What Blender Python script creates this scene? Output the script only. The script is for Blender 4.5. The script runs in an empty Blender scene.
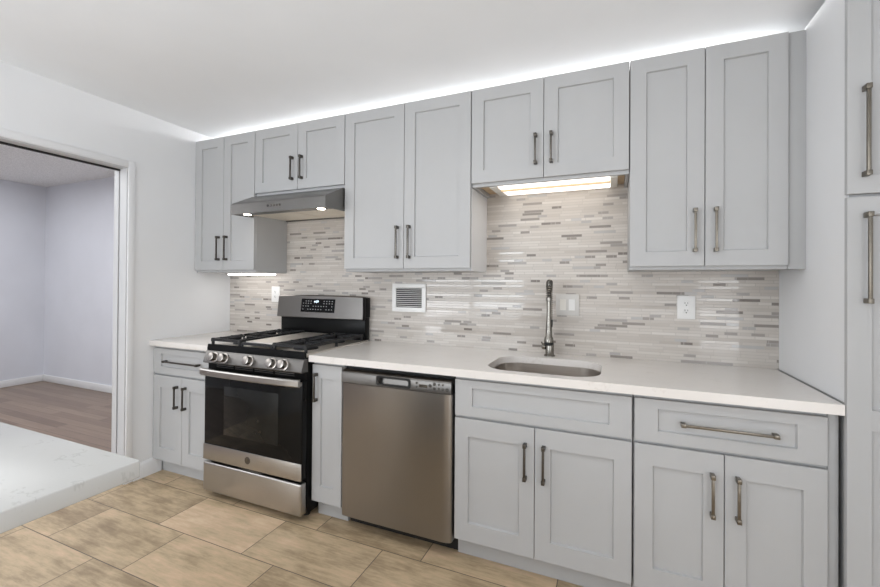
import bpy, bmesh, math, random
from mathutils import Vector, Matrix
random.seed(7)
S = bpy.context.scene
COL = S.collection
PI = math.pi

# ---------------------------------------------------------------- camera
cam_data = bpy.data.cameras.new('camera')
cam = bpy.data.objects.new('camera', cam_data)
COL.objects.link(cam)
right = Vector((0.91719531, 0.39837989, 0.00679983))
up = Vector((-0.00388627, -0.0081206, 0.99995948))
fwd = Vector((-0.39841896, 0.91718456, 0.00589997))
m = Matrix((right, up, -fwd)).transposed().to_4x4()
m.translation = Vector((0.67122, -2.50467, 1.31399))
cam.matrix_world = m
cam_data.sensor_width = 36
cam_data.lens = 417.6 / 880 * 36
cam_data.shift_x = 8.1 / 880
cam_data.shift_y = -12.559 / 880
cam_data.clip_start = 0.05
S.camera = cam

# ---------------------------------------------------------------- world, lights, exposure
S.view_settings.view_transform = 'Standard'
S.view_settings.look = 'None'
S.view_settings.gamma = 1
S.view_settings.use_curve_mapping = False
S.view_settings.exposure = 0.10
world = bpy.data.worlds.new('world')
S.world = world
world.use_nodes = True
world.node_tree.nodes['Background'].inputs[0].default_value = (0.80, 0.90, 1.0, 1)
world.node_tree.nodes['Background'].inputs[1].default_value = 2.0


def area(name, loc, direction, sx, sy, power, color=(1, 1, 1)):
    l = bpy.data.lights.new(name, 'AREA')
    l.shape = 'RECTANGLE'
    l.size, l.size_y = sx, sy
    l.energy = power
    l.color = color
    o = bpy.data.objects.new(name, l)
    o.location = loc
    o.rotation_euler = Vector(direction).to_track_quat('-Z', 'Y').to_euler()
    COL.objects.link(o)
    return o


area('upward_fill', (-0.1, -3.6, 0.95), (0, 0.0, 1), 3.8, 2.4, 31, (0.93, 0.98, 1.05))  # added fill shining up behind the camera, no real lamp there
area('overhead_fill', (-0.2, -1.75, 2.435), (0, 0, -1), 2.2, 0.5, 9, (0.97, 0.985, 1.0))  # added panel to brighten worktop and floor, no known fixture
area('window_daylight', (-1.25, -4.93, 1.42), (0.1, 1, -0.05), 0.9, 1.1, 19, (0.84, 0.93, 1.0))
area('left_fill', (-2.1, -4.1, 1.1), (1, 0.5, -0.05), 1.6, 1.5, 50, (0.93, 0.97, 1.02))  # added side fill for surfaces facing left, no window on this wall
area('right_fill', (2.05, -3.6, 0.95), (-1, 0.3, -0.05), 1.8, 1.7, 37, (0.94, 0.975, 1.02))  # added side fill for the left wall, no window on this side
area('hallway_fill', (-4.3, -1.9, 2.5), (0, 0, -1), 3.2, 3.4, 76, (0.96, 0.98, 1.0))  # added panel that lights the hallway, not a known fixture

# ---------------------------------------------------------------- materials


def new_mat(name):
    mt = bpy.data.materials.new(name)
    mt.use_nodes = True
    nt = mt.node_tree
    return mt, nt, nt.nodes['Principled BSDF']


class NG:
    """tiny helper for wiring math nodes"""

    def __init__(self, nt):
        self.nt = nt

    def node(self, t, **kw):
        n = self.nt.nodes.new(t)
        for k, v in kw.items():
            setattr(n, k, v)
        return n

    def put(self, sock, v):
        if isinstance(v, (int, float)):
            sock.default_value = v
        elif isinstance(v, tuple):
            sock.default_value = v if len(v) == len(sock.default_value) else (*v, 1)
        else:
            self.nt.links.new(v, sock)

    def math(self, op, a, b=0.0, c=None):
        n = self.node('ShaderNodeMath', operation=op)
        self.put(n.inputs[0], a)
        self.put(n.inputs[1], b)
        if c is not None:
            self.put(n.inputs[2], c)
        return n.outputs[0]

    def pos(self):
        g = self.node('ShaderNodeNewGeometry')
        s = self.node('ShaderNodeSeparateXYZ')
        self.nt.links.new(g.outputs['Position'], s.inputs[0])
        return g.outputs['Position'], s.outputs[0], s.outputs[1], s.outputs[2]

    def vec(self, x, y, z):
        n = self.node('ShaderNodeCombineXYZ')
        for i, v in enumerate((x, y, z)):
            self.put(n.inputs[i], v)
        return n.outputs[0]

    def mapping(self, v, scale):
        n = self.node('ShaderNodeMapping')
        self.nt.links.new(v, n.inputs[0])
        n.inputs['Scale'].default_value = scale
        return n.outputs[0]

    def noise(self, v, scale, detail=3, rough=0.5):
        n = self.node('ShaderNodeTexNoise')
        self.nt.links.new(v, n.inputs['Vector'])
        n.inputs['Scale'].default_value = scale
        n.inputs['Detail'].default_value = detail
        n.inputs['Roughness'].default_value = rough
        return n.outputs[0]

    def wn(self, v):
        n = self.node('ShaderNodeTexWhiteNoise', noise_dimensions='3D')
        self.nt.links.new(v, n.inputs['Vector'])
        return n.outputs[0]

    def mix(self, f, a, b):
        n = self.node('ShaderNodeMix', data_type='RGBA')
        self.put(n.inputs[0], f)
        self.put(n.inputs[6], a)
        self.put(n.inputs[7], b)
        return n.outputs[2]

    def ramp(self, f, pts):
        n = self.node('ShaderNodeValToRGB')
        self.nt.links.new(f, n.inputs[0])
        while len(n.color_ramp.elements) < len(pts):
            n.color_ramp.elements.new(0.5)
        for e, (p, c) in zip(n.color_ramp.elements, pts):
            e.position = p
            e.color = (*c, 1)
        return n.outputs[0]

    def bump(self, h, strength, dist=0.002):
        n = self.node('ShaderNodeBump')
        self.put(n.inputs['Height'], h)
        n.inputs['Strength'].default_value = strength
        n.inputs['Distance'].default_value = dist
        return n.outputs[0]


def paint(name, col, rough=0.45, var=0.04, scale=6, bump=0.0, bscale=200, metal=0.0, spec=None):
    mt, nt, p = new_mat(name)
    g = NG(nt)
    P = g.pos()[0]
    n = g.noise(P, scale)
    lo = tuple(c * (1 - var) for c in col)
    hi = tuple(min(1, c * (1 + var)) for c in col)
    nt.links.new(g.ramp(n, [(0.3, lo), (0.7, hi)]), p.inputs['Base Color'])
    p.inputs['Roughness'].default_value = rough
    p.inputs['Metallic'].default_value = metal
    if spec is not None:
        p.inputs['Specular IOR Level'].default_value = spec
    if bump:
        nt.links.new(g.bump(g.noise(P, bscale, 4), bump), p.inputs['Normal'])
    return mt


def brushed(name, col, rough, stretch, var=0.12, bump=0.03, rvar=0.06):
    mt, nt, p = new_mat(name)
    g = NG(nt)
    P = g.pos()[0]
    n = g.noise(g.mapping(P, stretch), 1.0, 4, 0.6)
    blot = g.noise(P, 5, 3)
    mixed = g.math('MULTIPLY_ADD', blot, 0.5, g.math('MULTIPLY', n, 0.5))
    lo = tuple(c * (1 - var) for c in col)
    hi = tuple(min(1, c * (1 + var)) for c in col)
    nt.links.new(g.ramp(mixed, [(0.3, lo), (0.7, hi)]), p.inputs['Base Color'])
    p.inputs['Metallic'].default_value = 1
    nt.links.new(g.math('MULTIPLY_ADD', n, 2 * rvar, rough - rvar), p.inputs['Roughness'])
    nt.links.new(g.bump(n, bump, 0.001), p.inputs['Normal'])
    return mt


def emit(name, col, strength):
    mt, nt, p = new_mat(name)
    p.inputs['Base Color'].default_value = (*[min(1, c) for c in col], 1)
    p.inputs['Emission Color'].default_value = (*col, 1)
    p.inputs['Emission Strength'].default_value = strength
    return mt


M = {}
M['wall'] = paint('wall_paint', (0.79, 0.793, 0.80), 0.6, 0.015, 3, 0.05, 250)
M['ceil'] = paint('ceiling_paint', (0.84, 0.852, 0.866), 0.75, 0.02, 2, 0.12, 120)
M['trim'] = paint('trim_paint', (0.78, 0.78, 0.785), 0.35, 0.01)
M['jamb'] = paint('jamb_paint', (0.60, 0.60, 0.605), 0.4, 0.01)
M['cab'] = paint('grey_cabinet_paint', (0.46, 0.46, 0.46), 0.5, 0.015, 4, spec=0.22)
M['cabin'] = paint('cabinet_recess_grey', (0.56, 0.57, 0.585), 0.5, 0.02)
M['hall_wall'] = paint('hallway_wall_paint', (0.66, 0.67, 0.72), 0.6, 0.03, 2)
M['hall_ceil'] = paint('popcorn_ceiling', (0.88, 0.88, 0.88), 0.85, 0.25, 130, 1.0, 130)
M['black'] = paint('black_enamel', (0.006, 0.006, 0.006), 0.32, 0.1, spec=0.12)
M['iron'] = paint('cast_iron', (0.016, 0.016, 0.017), 0.42, 0.2, 60, 0.15, 300, spec=0.3)
M['gap'] = paint('black_plastic', (0.01, 0.01, 0.01), 0.6, 0.1)
M['glass'] = paint('black_oven_glass', (0.006, 0.006, 0.006), 0.06, 0.1, spec=0.16)
M['ovenwin'] = paint('oven_window_glass', (0.012, 0.012, 0.011), 0.05, 0.2, 12, spec=0.24)
M['nickel'] = paint('brushed_nickel', (0.21, 0.19, 0.16), 0.34, 0.08, 90, 0, 100, 1.0)
M['bronze'] = paint('dark_nickel', (0.12, 0.11, 0.098), 0.36, 0.1, 90, 0, 100, 1.0)
M['chrome'] = paint('satin_chrome', (0.25, 0.235, 0.21), 0.25, 0.06, 40, 0, 100, 1.0)
M['knob'] = paint('knob_metal', (0.40, 0.37, 0.34), 0.30, 0.06, 40, 0, 100, 1.0)
M['steel_v'] = brushed('dishwasher_steel', (0.305, 0.290, 0.275), 0.29, (500, 500, 2.5), 0.035, 0.0, 0.008)
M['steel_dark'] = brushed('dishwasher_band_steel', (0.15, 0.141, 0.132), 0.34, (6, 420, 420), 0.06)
M['steel_h'] = brushed('range_steel', (0.45, 0.435, 0.415), 0.30, (5, 300, 300), 0.05, 0.01)
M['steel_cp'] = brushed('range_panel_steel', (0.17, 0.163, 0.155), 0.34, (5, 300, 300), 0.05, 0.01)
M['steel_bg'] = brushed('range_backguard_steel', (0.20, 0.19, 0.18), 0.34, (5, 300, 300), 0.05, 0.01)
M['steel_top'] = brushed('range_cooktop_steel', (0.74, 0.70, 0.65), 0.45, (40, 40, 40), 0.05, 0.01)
M['steel_hood'] = brushed('hood_steel', (0.235, 0.227, 0.215), 0.32, (7, 300, 380), 0.08)
M['steel_sink'] = brushed('sink_steel', (0.52, 0.48, 0.44), 0.3, (10, 250, 250), 0.08)
M['filter'] = brushed('hood_filter_steel', (0.95, 0.88, 0.78), 0.55, (60, 300, 60), 0.08)
M['white'] = paint('white_plastic', (0.80, 0.79, 0.77), 0.3, 0.01)
M['plate'] = paint('plate_plastic', (0.60, 0.58, 0.55), 0.35, 0.01)
M['ivory'] = paint('ivory_plastic', (0.74, 0.71, 0.65), 0.3, 0.01)
M['whitedoor'] = M['cab']
M['rawwood'] = paint('raw_birch_ply', (0.62, 0.46, 0.29), 0.55, 0.12, 14)
M['ledw'] = emit('led_strip_light', (1.0, 1.0, 1.0), 12.0)
M['tube'] = emit('fluorescent_tube', (1.0, 0.95, 0.88), 1.5)
M['barlight'] = emit('light_bar_lens', (1.0, 0.97, 0.94), 6.5)
M['lamp'] = emit('hood_lamp_lens', (1.0, 0.93, 0.80), 14.0)
M['digit'] = emit('clock_digits', (0.75, 0.88, 1.0), 1.6)
M['legend'] = paint('grey_legend_print', (0.30, 0.30, 0.30), 0.5, 0.02)
M['darkprint'] = paint('dark_print', (0.05, 0.045, 0.04), 0.5, 0.02)
M['badge'] = paint('badge_metal', (0.16, 0.145, 0.13), 0.35, 0.05, 40, 0, 100, 1.0)


def mat_floor():
    mt, nt, p = new_mat('stone_look_floor_tile')
    g = NG(nt)
    P, x, y, z = g.pos()
    rowf = g.math('DIVIDE', g.math('ADD', y, 0.705 + 30.5), 0.305)
    row = g.math('FLOOR', rowf)
    off = g.math('MULTIPLY', g.math('MODULO', row, 2.0), 0.205)   # row 99 (front of the range) carries the shift
    u = g.math('DIVIDE', g.math('ADD', g.math('ADD', x, 0.77 + 30.5), off), 0.61)
    col = g.math('FLOOR', u)
    r = g.wn(g.vec(row, col, 3.0))
    fu = g.math('FRACT', u)
    fv = g.math('FRACT', rowf)
    du = g.math('MULTIPLY', g.math('MINIMUM', fu, g.math('SUBTRACT', 1.0, fu)), 0.61)
    dv = g.math('MULTIPLY', g.math('MINIMUM', fv, g.math('SUBTRACT', 1.0, fv)), 0.305)
    d = g.math('MINIMUM', du, dv)
    grout = g.math('LESS_THAN', d, 0.0022)
    sh = g.vec(g.math('ADD', x, g.math('MULTIPLY', r, 7.0)), g.math('ADD', y, g.math('MULTIPLY', r, 13.0)), 0.0)
    n1 = g.noise(g.mapping(sh, (1.5, 4.2, 1)), 1.7, 8, 0.68)
    n2 = g.noise(g.mapping(sh, (3.5, 30, 1)), 2.0, 5, 0.65)
    n = g.math('MULTIPLY_ADD', n2, 0.28, g.math('MULTIPLY', n1, 0.72))
    n = g.math('ADD', n, g.math('MULTIPLY', g.math('SUBTRACT', r, 0.5), 0.13))
    c = g.ramp(n, [(0.26, (0.19, 0.130, 0.077)), (0.40, (0.35, 0.258, 0.158)), (0.50, (0.51, 0.388, 0.245)), (0.58, (0.61, 0.440, 0.290)), (0.68, (0.70, 0.55, 0.375)), (0.82, (0.80, 0.66, 0.49))])
    c = g.mix(grout, c, (0.12, 0.092, 0.066))
    nt.links.new(c, p.inputs['Base Color'])
    nt.links.new(g.math('MULTIPLY_ADD', n, 0.25, 0.30), p.inputs['Roughness'])
    hgt = g.math('MULTIPLY_ADD', g.math('SUBTRACT', 1.0, grout), 0.6, g.math('MULTIPLY', n, 0.4))
    nt.links.new(g.bump(hgt, 0.25), p.inputs['Normal'])
    return mt


def mat_wood():
    mt, nt, p = new_mat('hallway_hardwood')
    g = NG(nt)
    P, x, y, z = g.pos()
    rowf = g.math('DIVIDE', g.math('ADD', y, 40.0), 0.09)
    row = g.math('FLOOR', rowf)
    r0 = g.wn(g.vec(row, 1.0, 5.0))
    u = g.math('DIVIDE', g.math('ADD', x, g.math('MULTIPLY_ADD', r0, 3.0, 40.0)), 0.95)
    r = g.wn(g.vec(row, g.math('FLOOR', u), 2.0))
    fv = g.math('FRACT', rowf)
    seam = g.math('LESS_THAN', g.math('MINIMUM', fv, g.math('SUBTRACT', 1.0, fv)), 0.015)
    gr = g.noise(g.mapping(g.vec(x, y, r), (3, 60, 8)), 1.0, 5, 0.6)
    t = g.math('MULTIPLY_ADD', gr, 0.6, g.math('MULTIPLY', r, 0.4))
    c = g.ramp(t, [(0.2, (0.13, 0.082, 0.055)), (0.55, (0.215, 0.145, 0.102)), (0.85, (0.31, 0.222, 0.162))])
    nt.links.new(g.mix(seam, c, (0.03, 0.02, 0.014)), p.inputs['Base Color'])
    p.inputs['Roughness'].default_value = 0.28
    return mt


def mat_quartz(name, base, vein, amt):
    mt, nt, p = new_mat(name)
    g = NG(nt)
    P = g.pos()[0]
    w = g.noise(g.mapping(P, (1.6, 2.6, 1)), 2.2, 6, 0.65)
    v = g.math('ABSOLUTE', g.math('SUBTRACT', w, 0.5))
    v = g.math('SUBTRACT', 1.0, g.math('MINIMUM', g.math('MULTIPLY', v, 60.0), 1.0))
    gate = g.math('GREATER_THAN', g.noise(P, 14, 2), 0.60)
    fleck = g.math('GREATER_THAN', g.noise(g.mapping(P, (1, 2.4, 1)), 24, 4), 0.66)
    f = g.math('MULTIPLY', g.math('MAXIMUM', g.math('MULTIPLY', v, gate), g.math('MULTIPLY', fleck, 0.6)), amt)
    cloud = g.noise(P, 5, 4)
    b = g.ramp(cloud, [(0.3, tuple(c * 0.96 for c in base)), (0.7, base)])
    nt.links.new(g.mix(f, b, vein), p.inputs['Base Color'])
    p.inputs['Roughness'].default_value = 0.22
    return mt


def mat_mosaic():
    mt, nt, p = new_mat('linear_glass_mosaic')
    g = NG(nt)
    P, x, y, z = g.pos()
    H = 0.0152
    rowf = g.math('DIVIDE', g.math('SUBTRACT', z, 0.914 - 1.52), H)
    row = g.math('FLOOR', rowf)

    def layer(w, seed):
        r0 = g.wn(g.vec(row, seed, 11.0))
        u = g.math('ADD', g.math('DIVIDE', g.math('ADD', x, 20.0), w), r0)
        cell = g.math('FLOOR', u)
        return g.math('FRACT', u), g.wn(g.vec(row, cell, seed + 2.5)), g.wn(g.vec(row, cell, seed + 7.5))
    fl, rl, cl = layer(0.112, 1.0)
    fs, rs, cs = layer(0.055, 4.0)
    long_ = g.math('LESS_THAN', rl, 0.060)
    short = g.math('LESS_THAN', rs, 0.075)
    acc = g.math('MAXIMUM', long_, short)
    cr = g.math('ADD', g.math('MULTIPLY', long_, cl), g.math('MULTIPLY', g.math('SUBTRACT', 1.0, long_), cs))
    acol = g.ramp(cr, [(0.0, (0.20, 0.175, 0.155)), (0.4, (0.30, 0.27, 0.245)), (0.75, (0.38, 0.355, 0.335)), (1.0, (0.48, 0.465, 0.455))])
    tone = g.wn(g.vec(row, 3.0, 9.0))
    bc = g.ramp(g.math('MULTIPLY_ADD', tone, 0.55, g.math('MULTIPLY', rl, 0.45)),
                [(0.1, (0.47, 0.425, 0.38)), (0.5, (0.535, 0.49, 0.445)), (0.9, (0.61, 0.57, 0.525))])
    c = g.mix(acc, bc, acol)
    fz = g.math('FRACT', rowf)
    gz = g.math('LESS_THAN', g.math('MINIMUM', fz, g.math('SUBTRACT', 1.0, fz)), 0.07)
    gx = g.math('LESS_THAN', g.math('MINIMUM', fl, g.math('SUBTRACT', 1.0, fl)), 0.010)
    gx2 = g.math('MULTIPLY', short, g.math('LESS_THAN', g.math('MINIMUM', fs, g.math('SUBTRACT', 1.0, fs)), 0.02))
    grout = g.math('MAXIMUM', gz, g.math('MAXIMUM', gx, gx2))
    nt.links.new(g.mix(grout, c, (0.44, 0.405, 0.37)), p.inputs['Base Color'])
    nt.links.new(g.math('MAXIMUM', g.math('MULTIPLY', grout, 0.6), g.math('MULTIPLY_ADD', g.math('GREATER_THAN', g.wn(g.vec(row, 6.0, 2.0)), 0.45), 0.28, 0.05)), p.inputs['Roughness'])
    nt.links.new(g.bump(g.math('SUBTRACT', 1.0, grout), 0.25, 0.001), p.inputs['Normal'])
    return mt


M['floor'] = mat_floor()
M['wood'] = mat_wood()
M['quartz'] = mat_quartz('cream_quartz', (0.79, 0.75, 0.71), (0.60, 0.54, 0.48), 0.30)
M['quartz_white'] = mat_quartz('white_veined_quartz', (0.54, 0.537, 0.52), (0.34, 0.33, 0.31), 0.35)
M['mosaic'] = mat_mosaic()
mt, nt, pp = new_mat('clear_window_glass')
pp.inputs['Transmission Weight'].default_value = 1
pp.inputs['Roughness'].default_value = 0
pp.inputs['IOR'].default_value = 1.01
M['pane'] = mt

# ---------------------------------------------------------------- mesh helpers


def box(bm, x0, x1, y0, y1, z0, z1, bev=0.0, seg=2):
    x0, x1 = sorted((x0, x1)); y0, y1 = sorted((y0, y1)); z0, z1 = sorted((z0, z1))
    vs = [bm.verts.new((x, y, z)) for x in (x0, x1) for y in (y0, y1) for z in (z0, z1)]
    F = [(0, 1, 3, 2), (4, 6, 7, 5), (0, 4, 5, 1), (2, 3, 7, 6), (0, 2, 6, 4), (1, 5, 7, 3)]
    fs = [bm.faces.new([vs[i] for i in f]) for f in F]
    if bev:
        es = list({e for f in fs for e in f.edges})
        bmesh.ops.bevel(bm, geom=es, offset=bev, segments=seg, profile=0.5, affect='EDGES')


def ring_loft(bm, rings, cap0=True, cap1=True, closed=False):
    vr = [[bm.verts.new(p) for p in r] for r in rings]
    n = len(vr[0])
    pairs = list(zip(vr[:-1], vr[1:]))
    if closed:
        pairs.append((vr[-1], vr[0]))
    for a, b in pairs:
        for i in range(n):
            j = (i + 1) % n
            bm.faces.new((a[i], a[j], b[j], b[i]))
    if not closed:
        if cap0:
            bm.faces.new(list(reversed(vr[0])))
        if cap1:
            bm.faces.new(vr[-1])


def frame_of(d):
    d = Vector(d).normalized()
    a = Vector((0, 0, 1)) if abs(d.z) < 0.9 else Vector((1, 0, 0))
    u = d.cross(a).normalized()
    return u, d.cross(u).normalized()


def lathe(bm, p, axis, prof, n=24):
    """prof: list of (radius, distance along axis)"""
    p = Vector(p); d = Vector(axis).normalized(); u, v = frame_of(d)
    ring_loft(bm, [[p + d * h + (u * math.cos(2 * PI * i / n) + v * math.sin(2 * PI * i / n)) * max(r, 1e-5) for i in range(n)] for r, h in prof])


def cyl(bm, p0, p1, r, n=20, r2=None):
    p0, p1 = Vector(p0), Vector(p1)
    lathe(bm, p0, p1 - p0, [(r, 0), (r if r2 is None else r2, (p1 - p0).length)], n)


def tube(bm, pts, r, n=10):
    pts = [Vector(q) for q in pts]
    rings = []
    u = None
    for i, q in enumerate(pts):
        d = (pts[min(i + 1, len(pts) - 1)] - pts[max(i - 1, 0)]).normalized()
        if u is None:
            u, v = frame_of(d)
        else:
            u = (u - d * u.dot(d)).normalized()
            v = d.cross(u)
        rings.append([q + (u * math.cos(2 * PI * k / n) + v * math.sin(2 * PI * k / n)) * r for k in range(n)])
    ring_loft(bm, rings)


def prism_x(bm, prof, x0, x1):
    """closed (y,z) profile swept along X"""
    ring_loft(bm, [[(x0, y, z) for y, z in prof], [(x1, y, z) for y, z in prof]])


def finish(bm, ang=0.55):
    bmesh.ops.recalc_face_normals(bm, faces=bm.faces)
    for f in bm.faces:
        f.smooth = True
    for e in bm.edges:
        e.smooth = len(e.link_faces) == 2 and e.calc_face_angle(0) < ang


def world_base(o):
    v = Vector((0, 0, 0))
    while o:
        v += o.location
        o = o.parent
    return v


def obj(name, bm, mats, parent=None, base=None):
    """one mesh object; coordinates in bm are world coordinates"""
    finish(bm)
    me = bpy.data.meshes.new(name)
    off = world_base(parent) if parent else Vector(base or (0, 0, 0))
    bmesh.ops.translate(bm, verts=bm.verts, vec=-off)
    bm.to_mesh(me)
    bm.free()
    for k in (mats if isinstance(mats, (list, tuple)) else [mats]):
        me.materials.append(M[k])
    o = bpy.data.objects.new(name, me)
    COL.objects.link(o)
    if parent:
        o.parent = parent
    else:
        o.location = off
    return o


def thing(name, label, cat, loc, group=None):
    o = bpy.data.objects.new(name, None)
    o.empty_display_size = 0.05
    COL.objects.link(o)
    o.location = loc
    return tag(o, label, cat, group)


def tag(o, label, cat, group=None):
    o['label'] = label
    o['category'] = cat
    if group:
        o['group'] = group
    return o


def structure(name, bm, mat, label=None):
    o = obj(name, bm, mat)
    o['kind'] = 'structure'
    return o


def B(*a, **k):
    bm = bmesh.new()
    box(bm, *a, **k)
    return bm


def text_obj(name, s, size, loc, rot, mat, parent, depth=0.0006):
    cu = bpy.data.curves.new(name, 'FONT')
    cu.body = s
    cu.size = size
    cu.align_x = 'CENTER'
    cu.align_y = 'CENTER'
    cu.extrude = depth
    t = bpy.data.objects.new(name, cu)
    COL.objects.link(t)
    bpy.context.view_layer.update()
    me = bpy.data.meshes.new_from_object(t.evaluated_get(bpy.context.evaluated_depsgraph_get()))
    bpy.data.objects.remove(t)
    bpy.data.curves.remove(cu)
    me.materials.clear()
    me.materials.append(M[mat])
    o = bpy.data.objects.new(name, me)
    COL.objects.link(o)
    o.parent = parent
    o.location = Vector(loc) - world_base(parent)
    o.rotation_euler = rot
    return o


# ---------------------------------------------------------------- the setting
XL, XR = -2.225, 1.399
ZC = 2.444
XW = 2.15          # right wall, behind the pantry
YN = -5.0          # wall behind the camera
ZT = 0.914         # worktop height

structure('floor', B(XL - 0.13, XW + 0.12, YN - 0.12, 0.12, -0.05, 0), 'floor')
structure('ceiling', B(XL - 0.13, XW + 0.12, YN - 0.12, 0.12, ZC, ZC + 0.1), 'ceil')
structure('wall_back', B(XL, XW + 0.12, 0, 0.12, 0, ZC), 'wall')
structure('wall_right', B(XW, XW + 0.12, YN - 0.12, 0, 0, ZC), 'wall')
# left wall with the opening to the hallway (two skins around a pocket)
OY0, OY1, OZ = -2.55, -0.815, 2.048
bm = bmesh.new()
box(bm, XL - 0.13, XL, OY1 + 0.012, 0.12, 0, ZC)
box(bm, XL - 0.13, XL, YN - 0.12, OY0 - 0.012, 0, ZC)
box(bm, XL - 0.13, XL, OY0 - 0.012, OY1 + 0.012, OZ + 0.012, ZC)
structure('wall_left', bm, 'wall')
# wall behind the camera with a window in it
WX0, WX1, WZ0, WZ1 = -1.75, -0.75, 0.82, 2.02
bm = bmesh.new()
box(bm, XL, WX0, YN - 0.12, YN, 0, ZC)
box(bm, WX1, XW, YN - 0.12, YN, 0, ZC)
box(bm, WX0, WX1, YN - 0.12, YN, 0, WZ0)
box(bm, WX0, WX1, YN - 0.12, YN, WZ1, ZC)
structure('wall_front', bm, 'wall')
bm = bmesh.new()
for a in ((WX0, WX0 + .05, WZ0, WZ1), (WX1 - .05, WX1, WZ0, WZ1), (WX0 + .05, WX1 - .05, WZ0, WZ0 + .05), (WX0 + .05, WX1 - .05, WZ1 - .05, WZ1),
          (-1.265, -1.235, WZ0 + .05, WZ1 - .05)):
    box(bm, a[0], a[1], YN - 0.08, YN - 0.02, a[2], a[3])
structure('window_1', bm, 'trim')

# opening: jamb lining with a pocket-door slot, header track and flat casing
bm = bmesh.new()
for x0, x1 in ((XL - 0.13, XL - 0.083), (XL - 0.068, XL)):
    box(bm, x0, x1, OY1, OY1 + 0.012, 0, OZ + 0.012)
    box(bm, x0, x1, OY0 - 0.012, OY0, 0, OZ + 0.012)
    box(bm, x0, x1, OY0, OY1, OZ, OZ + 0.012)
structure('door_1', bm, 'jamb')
bm = bmesh.new()
box(bm, XL - 0.083, XL - 0.068, OY1 + 0.008, OY1 + 0.0115, 0, OZ + .009)
box(bm, XL - 0.0825, XL - 0.0685, OY0, OY1, OZ - 0.011, OZ + .0115)
structure('trim_3', bm, 'gap')
bm = bmesh.new()
box(bm, XL, XL + 0.012, OY1 + 0.006, OY1 + 0.048, 0, OZ + 0.048, bev=0.003)
box(bm, XL, XL + 0.012, OY0 - 0.048, OY0 - 0.006, 0, OZ + 0.048, bev=0.003)
box(bm, XL, XL + 0.012, OY0 - 0.006, OY1 + 0.006, OZ + 0.006, OZ + 0.048, bev=0.003)
structure('trim_1', bm, 'trim')
bm = bmesh.new()
bprof = [(0, 0), (0.014, 0), (0.014, 0.085), (0.010, 0.098), (0.004, 0.105), (0, 0.105)]
ring_loft(bm, [[(XL + a, OY1 + 0.05, b) for a, b in bprof], [(XL + a, -0.575, b) for a, b in bprof]])
structure('baseboard_left', bm, 'trim')

# mosaic backsplash slab on the back wall
structure('backsplash', B(XL, XR, -0.010, 0, ZT, 1.97), 'mosaic')

# the room seen through the opening
HX, HY, HZ = -6.2, 0.51, 2.55
structure('floor', B(HX - 0.1, XL - 0.13, -4.2, HY + 0.1, -0.05, 0), 'wood')
structure('ceiling', B(HX - 0.1, XL - 0.13, -4.2, HY + 0.1, HZ, HZ + 0.1), 'hall_ceil')
structure('wall_hallway_back', B(HX, XL - 0.13, HY, HY + 0.1, 0, HZ), 'hall_wall')
structure('wall_hallway_left', B(HX - 0.1, HX, -4.2, HY + 0.1, 0, HZ), 'hall_wall')
structure('wall_hallway_front', B(HX, XL - 0.13, -4.2, -4.1, 0, HZ), 'hall_wall')
structure('wall_hallway_right', B(XL - 0.15, XL - 0.13, 0.12, HY, 0, HZ), 'hall_wall')
structure('baseboard_hallway_back', B(HX, XL - 0.15, HY - 0.014, HY, 0, 0.085, bev=0.004), 'trim')
structure('baseboard_hallway_left', B(HX, HX + 0.014, -4.1, HY - 0.014, 0, 0.085, bev=0.004), 'trim')

# ---------------------------------------------------------------- cabinets
FT = 0.019   # door thickness


def panel_door(x0, x1, z0, z1, yf, panels=1, w=0.067, rails=None, d=0.011):
    """shaker door facing -Y with recessed panel(s); returns a bmesh"""
    bm = bmesh.new()
    if rails is None:
        rails = [(z0 + w, z1 - w)]
    c = 0.0015
    zs = [z0 + c]
    for a, b in rails:
        zs += [a, b]
    zs.append(z1 - c)
    xs = [x0 + c, x0 + w, x1 - w, x1 - c]
    rec = {(1, 2 * i + 1): r for i, r in enumerate(rails)}
    V = {}

    def v(x, y, z):
        k = (round(x, 5), round(y, 5), round(z, 5))
        if k not in V:
            V[k] = bm.verts.new(k)
        return V[k]
    for i in range(3):
        for j in range(len(zs) - 1):
            a, b, e, f = xs[i], xs[i + 1], zs[j], zs[j + 1]
            if (i, j) in rec:
                s = 0.003
                o4 = [v(a, yf, e), v(b, yf, e), v(b, yf, f), v(a, yf, f)]
                i4 = [v(a + s, yf + d, e + s), v(b - s, yf + d, e + s), v(b - s, yf + d, f - s), v(a + s, yf + d, f - s)]
                for k in range(4):
                    bm.faces.new((o4[k], o4[(k + 1) % 4], i4[(k + 1) % 4], i4[k]))
                bm.faces.new(i4)
            else:
                bm.faces.new((v(a, yf, e), v(b, yf, e), v(b, yf, f), v(a, yf, f)))
    # chamfer, sides and back
    fr_x, fr_z = xs, zs
    loop_f = [(x, zs[0]) for x in xs] + [(xs[-1], z) for z in zs[1:]] + [(x, zs[-1]) for x in reversed(xs[:-1])] + [(xs[0], z) for z in reversed(zs[1:-1])]

    def outw(x, z):
        X = x0 if x == xs[0] else x1 if x == xs[-1] else x
        Z = z0 if z == zs[0] else z1 if z == zs[-1] else z
        return X, Z
    n = len(loop_f)
    L0 = [v(x, yf, z) for x, z in loop_f]
    L1 = [v(outw(x, z)[0], yf + c, outw(x, z)[1]) for x, z in loop_f]
    L2 = [v(outw(x, z)[0], yf + FT, outw(x, z)[1]) for x, z in loop_f]
    for A, Bq in ((L0, L1), (L1, L2)):
        for k in range(n):
            j = (k + 1) % n
            bm.faces.new((A[k], A[j], Bq[j], Bq[k]))
    bm.faces.new(L2)
    return bm


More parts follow.
